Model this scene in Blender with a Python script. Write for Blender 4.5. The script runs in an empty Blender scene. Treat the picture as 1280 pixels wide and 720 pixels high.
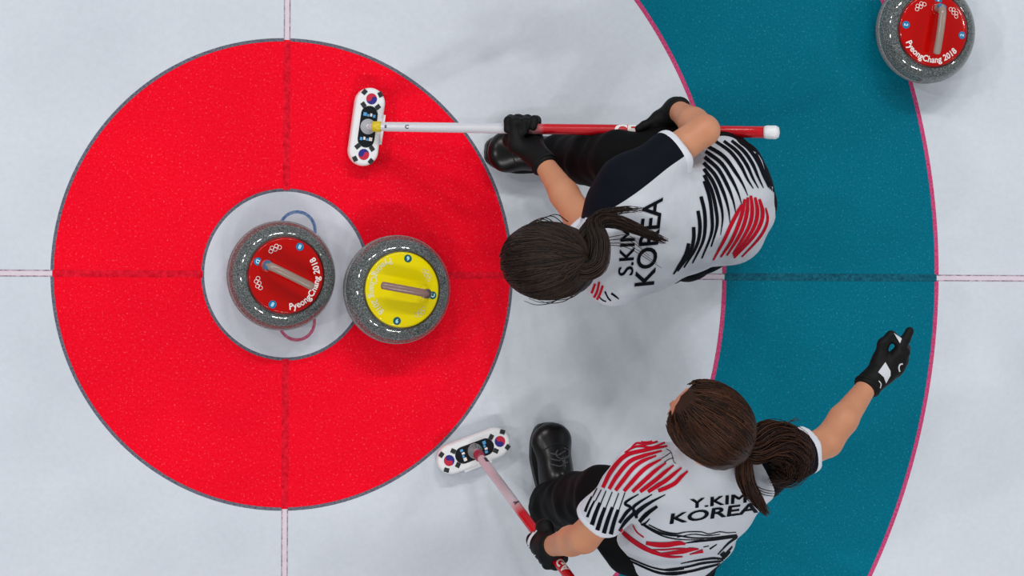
import bpy, bmesh, math, random
import numpy as np
from mathutils import Vector, Matrix
from mathutils.bvhtree import BVHTree

random.seed(7); RNG = np.random.default_rng(11)
SC = bpy.context.scene
COL = SC.collection
PI = math.pi

# ------------------------------------------------------------------ camera
CAM_POS = np.array([-2.0335, 0.0028, 9.2119])
CAM_PITCH, CAM_YAW, CAM_ROLL, CAM_F = 0.2799, -0.0037, 0.0053, 4509.06
def _rot():
    cp, sp = math.cos(CAM_PITCH), math.sin(CAM_PITCH)
    cy, sy = math.cos(CAM_YAW), math.sin(CAM_YAW)
    cr, sr = math.cos(CAM_ROLL), math.sin(CAM_ROLL)
    Ry = np.array([[cp, 0, -sp], [0, 1, 0], [sp, 0, cp]])
    Rx = np.array([[1, 0, 0], [0, cy, -sy], [0, sy, cy]])
    Rz = np.array([[cr, -sr, 0], [sr, cr, 0], [0, 0, 1]])
    return Ry @ Rx @ Rz
CAM_R = _rot()
cd = bpy.data.cameras.new('camera'); cam = bpy.data.objects.new('camera', cd); COL.objects.link(cam)
cd.sensor_width = 36; cd.lens = CAM_F / 1280 * 36; cd.clip_end = 200
M4 = Matrix.Identity(4)
for i in range(3):
    for j in range(3): M4[i][j] = CAM_R[i, j]
    M4[i][3] = CAM_POS[i]
cam.matrix_world = M4
SC.camera = cam

# ------------------------------------------------------------------ light
SC.view_settings.view_transform = 'Standard'; SC.view_settings.look = 'None'
SC.view_settings.gamma = 1.0; SC.view_settings.use_curve_mapping = False
SC.view_settings.exposure = 0.0
W = bpy.data.worlds.new('arena'); SC.world = W; W.use_nodes = True
W.node_tree.nodes['Background'].inputs[0].default_value = (0.86, 0.94, 1.0, 1)
W.node_tree.nodes['Background'].inputs[1].default_value = 0.24
def lamp(x, y, z, power, size=.85, color=(1, 0.985, 0.96)):
    l = bpy.data.lights.new('arena_lamp', 'AREA'); l.shape = 'DISK'; l.size = size; l.energy = power * 1.65; l.color = color
    o = bpy.data.objects.new('arena_lamp', l); COL.objects.link(o)
    o.location = (x, y, z)
    o.rotation_euler = (Vector((0.5, 0, 0)) - Vector((x, y, z))).to_track_quat('-Z', 'Y').to_euler()
# rows of roof lamps along both long sides of the sheet and a few at its ends
for x in (-9, -6.6, -5.6, -0.9, 0.6, 1.6, 2.6, 5.6, 7.2): lamp(x, 13.5, 13, 120)
for x in (-8, -5.4, -4.6, 0.2, 1.2, 2.6, 4.2): lamp(x, -13.5, 13, 120)
for y, p, s in ((-1.6, 260, .9), (6.5, 260, .9), (9.4, 140, .6)): lamp(-15, y, 12.5, p, s)
for y in (3.5, 6.2, -6.5): lamp(15.5, y, 13, 120)

# ------------------------------------------------------------------ helpers
def at(px, py, z):
    """point of height z seen at a place of the 1280x720 photograph"""
    d = CAM_R @ np.array([(px - 640) / CAM_F, (360 - py) / CAM_F, -1.0])
    return CAM_POS + d * ((z - CAM_POS[2]) / d[2])
def nrm(v):
    v = np.asarray(v, float); return v / np.linalg.norm(v)
def lin(r, g, b):
    f = lambda c: (c / 255 / 12.92) if c / 255 <= .04045 else ((c / 255 + .055) / 1.055) ** 2.4
    return (f(r), f(g), f(b), 1)

def mat(name, col, rough=.5, spec=.5, metal=0, bump=None, var=None, coat=0, sheen=0):
    """bump=(scale, strength, distance); var=(scale, colour2, amount)"""
    m = bpy.data.materials.new(name); m.use_nodes = True
    nt = m.node_tree; b = nt.nodes['Principled BSDF']
    b.inputs['Base Color'].default_value = col; b.inputs['Roughness'].default_value = rough
    b.inputs['Specular IOR Level'].default_value = spec; b.inputs['Metallic'].default_value = metal
    b.inputs['Coat Weight'].default_value = coat; b.inputs['Sheen Weight'].default_value = sheen
    tc = nt.nodes.new('ShaderNodeTexCoord')
    if bump:
        n = nt.nodes.new('ShaderNodeTexNoise'); n.inputs['Scale'].default_value = bump[0]; n.inputs['Detail'].default_value = 3
        bp = nt.nodes.new('ShaderNodeBump'); bp.inputs['Strength'].default_value = bump[1]; bp.inputs['Distance'].default_value = bump[2]
        nt.links.new(tc.outputs['Object'], n.inputs['Vector']); nt.links.new(n.outputs['Fac'], bp.inputs['Height'])
        nt.links.new(bp.outputs['Normal'], b.inputs['Normal'])
    if var:
        n = nt.nodes.new('ShaderNodeTexNoise'); n.inputs['Scale'].default_value = var[0]; n.inputs['Detail'].default_value = 4
        r = nt.nodes.new('ShaderNodeValToRGB'); r.color_ramp.elements[0].position = .5 - .5 / max(var[2], .01) * .25
        r.color_ramp.elements[1].position = .5 + .5 / max(var[2], .01) * .25
        r.color_ramp.elements[0].color = col; r.color_ramp.elements[1].color = var[1]
        nt.links.new(tc.outputs['Object'], n.inputs['Vector']); nt.links.new(n.outputs['Fac'], r.inputs['Fac'])
        nt.links.new(r.outputs['Color'], b.inputs['Base Color'])
    return m

def mesh_obj(name, verts, faces, m, parent=None, smooth=True, loc=None):
    me = bpy.data.meshes.new(name); me.from_pydata([tuple(map(float, v)) for v in verts], [], [tuple(map(int, f)) for f in faces]); me.update()
    if smooth: me.polygons.foreach_set('use_smooth', [True] * len(me.polygons))
    for mm in (m if isinstance(m, (list, tuple)) else [m]): me.materials.append(mm)
    o = bpy.data.objects.new(name, me); COL.objects.link(o)
    if parent: o.parent = parent
    if loc is not None: o.location = loc
    return o
def bm_obj(name, bm, m, parent=None, smooth=False):
    me = bpy.data.meshes.new(name); bm.to_mesh(me); bm.free()
    if smooth: me.polygons.foreach_set('use_smooth', [True] * len(me.polygons))
    for mm in (m if isinstance(m, (list, tuple)) else [m]): me.materials.append(mm)
    o = bpy.data.objects.new(name, me); COL.objects.link(o)
    if parent: o.parent = parent
    return o
def tag(o, label, cat, group=None):
    o['label'] = label; o['category'] = cat
    if group: o['group'] = group
    return o
def empty(name, loc, rz=0):
    o = bpy.data.objects.new(name, None); COL.objects.link(o); o.location = tuple(loc); o.rotation_euler = (0, 0, rz); o.empty_display_size = .1
    return o

def annulus(r0, r1, z0, z1, n=256, a0=0, a1=2 * PI, cx=0, cy=0):
    full = abs(a1 - a0 - 2 * PI) < 1e-6; k = n if full else n + 1
    V = []; F = []
    for i in range(k):
        a = a0 + (a1 - a0) * i / n; c, s = math.cos(a), math.sin(a)
        V += [(cx + r0 * c, cy + r0 * s, z0), (cx + r1 * c, cy + r1 * s, z0), (cx + r1 * c, cy + r1 * s, z1), (cx + r0 * c, cy + r0 * s, z1)]
    for i in range(n):
        j = (i + 1) % k
        for q in range(4): F.append((4 * i + q, 4 * j + q, 4 * j + (q + 1) % 4, 4 * i + (q + 1) % 4))
    F = [f[::-1] for f in F]
    if not full: F += [(0, 1, 2, 3), (4 * n + 3, 4 * n + 2, 4 * n + 1, 4 * n)]
    return V, F
def box(x0, x1, y0, y1, z0, z1):
    V = [(x, y, z) for z in (z0, z1) for y in (y0, y1) for x in (x0, x1)]
    return V, [(0, 2, 3, 1), (4, 5, 7, 6), (0, 1, 5, 4), (2, 6, 7, 3), (0, 4, 6, 2), (1, 3, 7, 5)]
def lathe(prof, n=96):
    V = []; F = []
    for (r, z) in prof:
        for i in range(n): V.append((r * math.cos(2 * PI * i / n), r * math.sin(2 * PI * i / n), z))
    for k in range(len(prof) - 1):
        for i in range(n):
            j = (i + 1) % n; F.append((k * n + i, k * n + j, (k + 1) * n + j, (k + 1) * n + i))
    F.append(tuple(range(n))[::-1]); F.append(tuple((len(prof) - 1) * n + i for i in range(n)))
    return V, F
def merge(parts):
    V = []; F = []
    for v, f in parts:
        o = len(V); V += list(v); F += [tuple(i + o for i in q) for q in f]
    return V, F
def catmull(P, n):
    P = np.asarray(P, float); Q = np.vstack([2 * P[0] - P[1], P, 2 * P[-1] - P[-2]])
    t = np.linspace(0, len(P) - 1 - 1e-9, n); i = t.astype(int); u = (t - i)[:, None]
    a, b, c, d = Q[i], Q[i + 1], Q[i + 2], Q[i + 3]
    return .5 * (2 * b + (c - a) * u + (2 * a - 5 * b + 4 * c - d) * u ** 2 + (3 * b - a - 3 * c + d) * u ** 3)
def tube(path, rad, sides=12, cap=True, squash=None):
    """squash=(dir, factor): flatten the section along dir"""
    P = np.asarray(path, float); n = len(P); R = np.broadcast_to(np.asarray(rad, float), (n,))
    T = np.gradient(P, axis=0); T /= np.linalg.norm(T, axis=1)[:, None]
    ref = np.array([0, 0, 1.]) if abs(T[0][2]) < .9 else np.array([1., 0, 0])
    V = []; F = []; u = nrm(np.cross(T[0], ref))
    for i in range(n):
        u = nrm(u - T[i] * np.dot(u, T[i])); w = np.cross(T[i], u)
        for s in range(sides):
            a = 2 * PI * s / sides; o = R[i] * (math.cos(a) * u + math.sin(a) * w)
            if squash is not None: o = o - squash[0] * np.dot(o, squash[0]) * (1 - squash[1])
            V.append(P[i] + o)
    for i in range(n - 1):
        for s in range(sides):
            t = (s + 1) % sides; F.append((i * sides + s, i * sides + t, (i + 1) * sides + t, (i + 1) * sides + s))
    if cap: F += [tuple(range(sides))[::-1], tuple((n - 1) * sides + s for s in range(sides))]
    return V, F
def text_mesh(body, size=1, bold=0.0, align='CENTER', spacing=1.0):
    c = bpy.data.curves.new('lettering', 'FONT'); c.body = body; c.size = size; c.align_x = align; c.offset = bold; c.space_character = spacing
    c.resolution_u = 4
    o = bpy.data.objects.new('lettering', c); COL.objects.link(o)
    bpy.context.view_layer.update()
    me = bpy.data.meshes.new_from_object(o.evaluated_get(bpy.context.evaluated_depsgraph_get()))
    V = np.array([v.co[:] for v in me.vertices]).reshape(-1, 3); F = [tuple(p.vertices) for p in me.polygons]
    bpy.data.objects.remove(o); bpy.data.curves.remove(c); bpy.data.meshes.remove(me)
    return V, F
def refine(V, F, maxlen):
    """triangulate and split edges longer than maxlen"""
    bm = bmesh.new(); vs = [bm.verts.new(tuple(v)) for v in V]
    for f in F:
        try: bm.faces.new([vs[i] for i in f])
        except ValueError: pass
    bmesh.ops.triangulate(bm, faces=bm.faces[:])
    for _ in range(8):
        L = [e for e in bm.edges if e.calc_length() > maxlen]
        if not L: break
        bmesh.ops.subdivide_edges(bm, edges=L, cuts=1); bmesh.ops.triangulate(bm, faces=[f for f in bm.faces if len(f.verts) > 3])
    bm.verts.index_update()
    V = np.array([v.co[:] for v in bm.verts]).reshape(-1, 3); F = [tuple(v.index for v in f.verts) for f in bm.faces]
    bm.free(); return V, F

# ------------------------------------------------------------------ ice and house
def ice_mat(name, col, col2, speck, amt=.5, rough=.32, spots=None):
    """painted ice: fine pebble speckle col/col2, broad mottling, pebbled gloss"""
    m = bpy.data.materials.new(name); m.use_nodes = True; nt = m.node_tree; b = nt.nodes['Principled BSDF']
    tc = nt.nodes.new('ShaderNodeTexCoord')
    n1 = nt.nodes.new('ShaderNodeTexNoise'); n1.inputs['Scale'].default_value = speck; n1.inputs['Detail'].default_value = 5; n1.inputs['Roughness'].default_value = .7
    n2 = nt.nodes.new('ShaderNodeTexNoise'); n2.inputs['Scale'].default_value = 2.2; n2.inputs['Detail'].default_value = 4
    for n in (n1, n2): nt.links.new(tc.outputs['Object'], n.inputs['Vector'])
    r = nt.nodes.new('ShaderNodeValToRGB'); r.color_ramp.elements[0].position = .35; r.color_ramp.elements[1].position = .68
    r.color_ramp.elements[0].color = col; r.color_ramp.elements[1].color = col2
    mx = nt.nodes.new('ShaderNodeMix'); mx.data_type = 'RGBA'; mx.blend_type = 'MULTIPLY'; mx.inputs['Factor'].default_value = 1
    r2 = nt.nodes.new('ShaderNodeValToRGB'); r2.color_ramp.elements[0].position = .3; r2.color_ramp.elements[1].position = .7
    k = 1 - .1 * amt; r2.color_ramp.elements[0].color = (k, k, k * 1.01, 1); r2.color_ramp.elements[1].color = (1, 1, 1, 1)
    nt.links.new(n1.outputs['Fac'], r.inputs['Fac']); nt.links.new(n2.outputs['Fac'], r2.inputs['Fac'])
    nt.links.new(r.outputs['Color'], mx.inputs['A']); nt.links.new(r2.outputs['Color'], mx.inputs['B'])
    out = mx.outputs['Result']
    if spots:   # scattered frost crystals
        v = nt.nodes.new('ShaderNodeTexNoise'); v.inputs['Scale'].default_value = spots[0]; v.inputs['Detail'].default_value = 1
        nt.links.new(tc.outputs['Object'], v.inputs['Vector'])
        rs = nt.nodes.new('ShaderNodeValToRGB'); rs.color_ramp.elements[0].position = spots[2]; rs.color_ramp.elements[1].position = spots[2] + .06
        rs.color_ramp.elements[0].color = (0, 0, 0, 1); rs.color_ramp.elements[1].color = (spots[3],) * 3 + (1,)
        nt.links.new(v.outputs['Fac'], rs.inputs['Fac'])
        m2 = nt.nodes.new('ShaderNodeMix'); m2.data_type = 'RGBA'; m2.inputs['B'].default_value = spots[1]
        nt.links.new(rs.outputs['Color'], m2.inputs['Factor']); nt.links.new(out, m2.inputs['A']); out = m2.outputs['Result']
    nt.links.new(out, b.inputs['Base Color'])
    b.inputs['Roughness'].default_value = rough; b.inputs['Specular IOR Level'].default_value = .10
    bp = nt.nodes.new('ShaderNodeBump'); bp.inputs['Strength'].default_value = .25; bp.inputs['Distance'].default_value = .0006
    nt.links.new(n1.outputs['Fac'], bp.inputs['Height']); nt.links.new(bp.outputs['Normal'], b.inputs['Normal'])
    return m
ICE = ice_mat('white_ice', lin(207, 213, 222), lin(213, 219, 228), 60, 1.0)
BUT = ice_mat('button_ice', lin(206, 208, 219), lin(212, 213, 223), 60, .6)
RED = ice_mat('red_paint_ice', (.86, .0005, .010, 1), (.97, .006, .030, 1), 150, .8, spots=(190, (.97, .14, .18, 1), .66, .35))
TEAL = ice_mat('teal_paint_ice', (.0002, .125, .195, 1), (.0006, .170, .255, 1), 150, .9, spots=(200, (.06, .36, .46, 1), .66, .4))
GREYL = ice_mat('grey_edge_ice', lin(72, 76, 88), lin(128, 126, 142), 190, .3)
PINKL = ice_mat('pink_edge_ice', lin(176, 38, 92), lin(214, 96, 140), 210, .3)
PALE = ice_mat('pale_pink_ice', lin(214, 200, 212), lin(222, 210, 220), 60, .3)
STRG = ice_mat('string_line_ice', lin(112, 84, 104), lin(214, 196, 208), 90, .3)
REDL = ice_mat('dark_red_line_ice', (.52, .002, .014, 1), (.90, .012, .035, 1), 70, .3)
TEALL = ice_mat('dark_teal_line_ice', (.004, .055, .10, 1), (.012, .15, .21, 1), 90, .3)
BLUA = ice_mat('blue_arc_ice', lin(74, 104, 156), lin(138, 158, 194), 120, .3)
REDA = ice_mat('rose_arc_ice', lin(184, 72, 106), lin(206, 124, 150), 120, .3)

floor = mesh_obj('floor', *box(-6, 7, -6, 6, -.08, 0), ICE, smooth=False); floor['kind'] = 'structure'
floor['label'] = 'white pebbled ice sheet with painted house rings'
R4, R8, R12, RB = .6123, 1.2116, 1.8292, .2205
mesh_obj('red_ring', *annulus(RB, R4, -.001, .0004), RED, floor, False)
mesh_obj('button_disc', *annulus(.0005, RB, -.001, .0004, 128), BUT, floor, False)
mesh_obj('button_edge_line', *annulus(RB - .004, RB + .004, -.001, .0006, 192), GREYL, floor, False)
mesh_obj('red_ring_edge_line', *annulus(R4 - .0042, R4 + .0042, -.001, .0006), GREYL, floor, False)
mesh_obj('teal_ring', *annulus(R8, R12, -.001, .0004, 384), TEAL, floor, False)
mesh_obj('teal_ring_edge_line', *annulus(R8 - .0062, R8 + .0055, -.001, .0006, 384), PINKL, floor, False)
mesh_obj('teal_ring_edge_line', *annulus(R12 - .0058, R12 + .0058, -.001, .0006, 384), PINKL, floor, False)
HW = .0072
def line_x(x0, x1, m1, m2):
    mesh_obj('tee_line', *box(x0, x1, -HW, HW, -.001, .0008), m1, floor, False)
    for s in (-1, 1): mesh_obj('tee_line_string', *box(x0, x1, s * HW - .0014, s * HW + .0014, -.001, .001), m2, floor, False)
def line_y(y0, y1, m1, m2):
    mesh_obj('centre_line', *box(-HW, HW, y0, y1, -.001, .0009), m1, floor, False)
    for s in (-1, 1): mesh_obj('centre_line_string', *box(s * HW - .0014, s * HW + .0014, y0, y1, -.001, .0011), m2, floor, False)
line_x(-6, -R4, PALE, STRG); line_x(R4, R8, PALE, STRG); line_x(R12, 7, PALE, STRG)
line_y(R4, 6, PALE, STRG); line_y(-6, -R4, PALE, STRG)
for a, b_ in ((-R4, -RB), (RB, R4)):
    mesh_obj('tee_line', *box(a, b_, -HW - .002, HW + .002, -.001, .0008), REDL, floor, False)
    mesh_obj('centre_line', *box(-HW - .002, HW + .002, a, b_, -.001, .0009), REDL, floor, False)
mesh_obj('tee_line', *box(R8, R12, -HW - .003, HW + .003, -.001, .0008), TEALL, floor, False)
p = at(371.5, 287.5, 0); mesh_obj('blue_arc', *annulus(.0435, .0515, -.001, .0009, 96, cx=p[0], cy=p[1]), BLUA, floor, False)
p = at(371, 402.5, 0); mesh_obj('rose_arc', *annulus(.0430, .0510, -.001, .0009, 96, cx=p[0], cy=p[1]), REDA, floor, False)

# ------------------------------------------------------------------ curling stones
def granite():
    m = bpy.data.materials.new('polished_granite'); m.use_nodes = True; nt = m.node_tree; b = nt.nodes['Principled BSDF']
    tc = nt.nodes.new('ShaderNodeTexCoord')
    v = nt.nodes.new('ShaderNodeTexVoronoi'); v.inputs['Scale'].default_value = 260
    n = nt.nodes.new('ShaderNodeTexNoise'); n.inputs['Scale'].default_value = 330; n.inputs['Detail'].default_value = 3
    for q in (v, n): nt.links.new(tc.outputs['Object'], q.inputs['Vector'])
    r = nt.nodes.new('ShaderNodeValToRGB'); r.color_ramp.elements[0].position = .34; r.color_ramp.elements[0].color = lin(52, 56, 57)
    r.color_ramp.elements[1].position = .66; r.color_ramp.elements[1].color = lin(134, 139, 140)
    e = r.color_ramp.elements.new(.5); e.color = lin(84, 90, 90)
    nt.links.new(n.outputs['Fac'], r.inputs['Fac'])
    nt.links.new(r.outputs['Color'], b.inputs['Base Color']); b.inputs['Roughness'].default_value = .07
    b.inputs['Specular IOR Level'].default_value = .9
    return m
GRAN = granite()
BAND = mat('rough_granite_band', lin(112, 110, 112), .7, .3, bump=(400, .4, .001), var=(260, lin(150, 148, 150), 1.2))
CAPR = mat('red_cap_plastic', (.46, .0020, .001, 1), .12, .35)
CAPY = mat('yellow_cap_plastic', (.80, .66, .001, 1), .12, .35)
HANDB = mat('beige_handle_plastic', lin(150, 132, 122), .22, .5)
HANDM = mat('mauve_handle_plastic', lin(140, 112, 106), .22, .5)
ENDB = mat('blue_handle_end', lin(48, 112, 150), .25, .5)
ENDG = mat('grey_handle_end', lin(84, 76, 78), .3, .5)
PRW = mat('white_print', lin(240, 232, 230), .3)
PRY = mat('pale_grey_print', lin(226, 222, 170), .3)
DOTB = mat('blue_sticker', lin(22, 118, 168), .25)
DOTG = mat('teal_sticker', lin(10, 92, 98), .25)
DOTT = mat('sticker_letter', lin(190, 228, 244), .4)
RC = .1005                       # cap radius
def cap_z(r): return .1265 - .0085 * (r / RC) ** 2 - (.006 * max(0, (r / RC - .93) / .07) ** 2)
def on_cap(V, lift=.0006):
    return [(x, y, cap_z(math.hypot(x, y)) + lift) for x, y in V]
def arc_text(body, size, rad, ang, bold):
    V, F = text_mesh(body, size, bold); V, F = refine(V, F, .006)
    out = []
    for x, y, _ in V:               # tops of the letters point to the centre
        a = ang + x / rad; r = rad - y; out.append((r * math.cos(a), r * math.sin(a)))
    return out, F
def stone(px, py, phi, red, num, let, label):
    c = at(px, py, .06); root = empty('curling_stone', (c[0], c[1], .0012), phi)
    tag(root, label, 'curling stone', 'curling stones')
    prof = [(.052, .006), (.058, .0), (.066, .0), (.075, .005), (.100, .010), (.121, .020), (.134, .033), (.1405, .047), (.1415, .053)]
    prof += [(.1415, .069), (.1400, .076), (.1365, .085), (.131, .0935), (.1235, .1015), (.115, .1075), (.107, .1110), (.101, .1125), (.05, .1135)]
    mesh_obj('granite_body', *lathe(prof, 128), GRAN, root)
    mesh_obj('striking_band', *lathe([(.1405, .0475), (.1422, .052), (.1424, .061), (.1422, .070), (.1405, .0745)], 128), BAND, root)
    cm = CAPR if red else CAPY; pr = PRW if red else PRY
    pr_cap = [(RC, .1115), (RC, cap_z(RC))] + [(RC * k, cap_z(RC * k)) for k in (.985, .97, .95, .93, .85, .7, .5, .3, .1, .01)]
    cap = mesh_obj('coloured_cap', *lathe(pr_cap, 96), cm, root)
    mesh_obj('cap_seam', *lathe([(RC - .002, .1115), (RC + .0022, .1118), (RC + .0022, .1150), (RC - .002, .1155)], 96), mat('cap_rim', lin(70, 8, 10) if red else lin(70, 62, 10), .3), root)
    # arc lettering centred on the local +x direction
    V, F = arc_text('PyeongChang 2018', .0235, .0885, 0, .0006); mesh_obj('cap_lettering', on_cap(V), F, pr, cap, False)
    # interlocked rings, twice
    for sa in (1, -1):
        parts = []
        a0 = sa * math.radians(139); rad = .0765; ux, uy = -math.sin(a0), math.cos(a0); nx, ny = math.cos(a0), math.sin(a0)
        for i, (ox, oy) in enumerate(((-.0125, .0028), (0, .0028), (.0125, .0028), (-.00625, -.0032), (.00625, -.0032))):
            cx, cy = nx * (rad - oy) + ux * ox, ny * (rad - oy) + uy * ox
            Va, Fa = annulus(.0044, .0057, 0, .0004, 24, cx=cx, cy=cy)
            Va = [(x, y, cap_z(math.hypot(x, y)) + .0003 + z + i * .00005) for x, y, z in Va]; parts.append((Va, Fa))
        mesh_obj('ring_emblem', *merge(parts), pr, cap, False)
    for da, ch in ((90, num), (-90, num), (180, let)):
        a = math.radians(da); cx, cy = .0825 * math.cos(a), .0825 * math.sin(a)
        Vd = [(cx + .0103 * math.cos(t * PI / 16), cy + .0103 * math.sin(t * PI / 16)) for t in range(32)]
        d = mesh_obj('round_sticker', on_cap(Vd, .0007) , [tuple(range(32))], DOTB if red else DOTG, cap, False)
        V, F = text_mesh(ch, .0145, .0006); V[:, 1] -= .005
        ca, sa_ = math.cos(a + PI / 2), math.sin(a + PI / 2)
        mesh_obj('sticker_letter', on_cap([(cx + x * ca - y * sa_, cy + x * sa_ + y * ca) for x, y, _ in V], .0012), F, DOTT, d, False)
    # goose-neck handle: foot, neck bending over into the grip
    hm = HANDB if red else HANDM
    path = catmull([(-.060, 0, .120), (-.060, 0, .138), (-.057, 0, .152), (-.047, 0, .162), (-.03, 0, .166), (.01, 0, .168), (.05, 0, .166), (.063, 0, .164), (.0695, 0, .163)], 48)
    rad = np.interp(np.linspace(0, 1, 48), [0, .15, .3, .45, .6, .8, .90, .94, .97, .99, 1], [.0125, .0115, .0108, .0104, .0102, .0102, .0098, .0090, .0070, .0045, .001])
    h = mesh_obj('handle', *tube(path, rad, 16), hm, root)
    mesh_obj('handle_foot', *lathe([(.0205, .1195), (.0205, .1225), (.018, .1255), (.0135, .129)], 32), cm, root).location = (-.058, 0, 0)
    # round lens on the outer end of the neck
    L, Fl = lathe([(.0125, 0), (.0130, .004), (.0118, .0075), (.008, .0095), (.001, .010)], 32)
    e = mesh_obj('handle_end', L, Fl, ENDB if red else ENDG, h); e.location = (-.059, 0, .150); e.rotation_euler = (0, math.radians(-58 if red else -20), 0)
    if not red: e.location = (-.056, 0, .156)
    return root
stone(351.2, 344.4, math.radians(-25.5), True, '8', 'D', 'red-capped granite curling stone resting on the white button')
stone(495.7, 362.0, math.radians(170), False, '6', 'C', 'yellow-capped granite curling stone straddling the button edge')
stone(1156.4, 39.3, math.radians(-98.5), True, '2', 'A', 'red-capped granite curling stone on outer edge of the teal ring')

# ------------------------------------------------------------------ brooms
WPL = mat('white_broom_plastic', lin(232, 233, 236), .35)
PADG = mat('grey_broom_pad', lin(150, 152, 158), .9, .1)
BLK = mat('black_broom_insert', lin(14, 18, 24), .3)
TRI = mat('trigram_print', lin(38, 42, 44), .5)
FRED = mat('flag_red_print', lin(196, 34, 62), .45)
FBLU = mat('flag_blue_print', lin(44, 38, 128), .45)
LOGB = mat('light_blue_print', lin(86, 160, 214), .4)
SWV = mat('grey_swivel', lin(186, 188, 194), .3, metal=.2)
SWM = mat('chrome_swivel', lin(178, 178, 180), .22, metal=.8)
YEL = mat('yellow_collar_plastic', lin(214, 190, 20), .35)
SHRED = mat('red_shaft', lin(196, 10, 28), .25)
SHWH = mat('white_shaft', lin(206, 206, 214), .3)
GRIPW = mat('white_end_cap', lin(226, 228, 232), .4)
def shaft_mat(name, stops):
    """colour along the shaft's own length (generated z of the tube's local frame)"""
    m = bpy.data.materials.new(name); m.use_nodes = True; nt = m.node_tree; b = nt.nodes['Principled BSDF']
    tc = nt.nodes.new('ShaderNodeTexCoord'); sx = nt.nodes.new('ShaderNodeSeparateXYZ'); nt.links.new(tc.outputs['Object'], sx.inputs[0])
    r = nt.nodes.new('ShaderNodeValToRGB'); el = r.color_ramp.elements
    el[0].position, el[0].color = stops[0]; el[1].position, el[1].color = stops[-1]
    for p_, c_ in stops[1:-1]: e = el.new(p_); e.color = c_
    nt.links.new(sx.outputs['Z'], r.inputs['Fac']); nt.links.new(r.outputs['Color'], b.inputs['Base Color'])
    b.inputs['Roughness'].default_value = .25
    return m
def stadium(L, Wd, n=20, bulge=0):
    r = Wd / 2; h = L / 2 - r; P = []
    for i in range(n + 1): a = -PI / 2 + PI * i / n; P.append((h + r * math.cos(a), r * math.sin(a)))
    for i in range(n + 1): a = PI / 2 + PI * i / n; P.append((-h + r * math.cos(a), r * math.sin(a)))
    return P
def slab(P, levels):
    """stack of outlines: levels = [(z, inset scale x, y)]"""
    n = len(P); V = []; F = []
    for z, sx, sy in levels: V += [(x * sx, y * sy, z) for x, y in P]
    for k in range(len(levels) - 1):
        for i in range(n): j = (i + 1) % n; F.append((k * n + i, k * n + j, (k + 1) * n + j, (k + 1) * n + i))
    F.append(tuple(range(n))[::-1]); F.append(tuple((len(levels) - 1) * n + i for i in range(n)))
    return V, F
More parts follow.
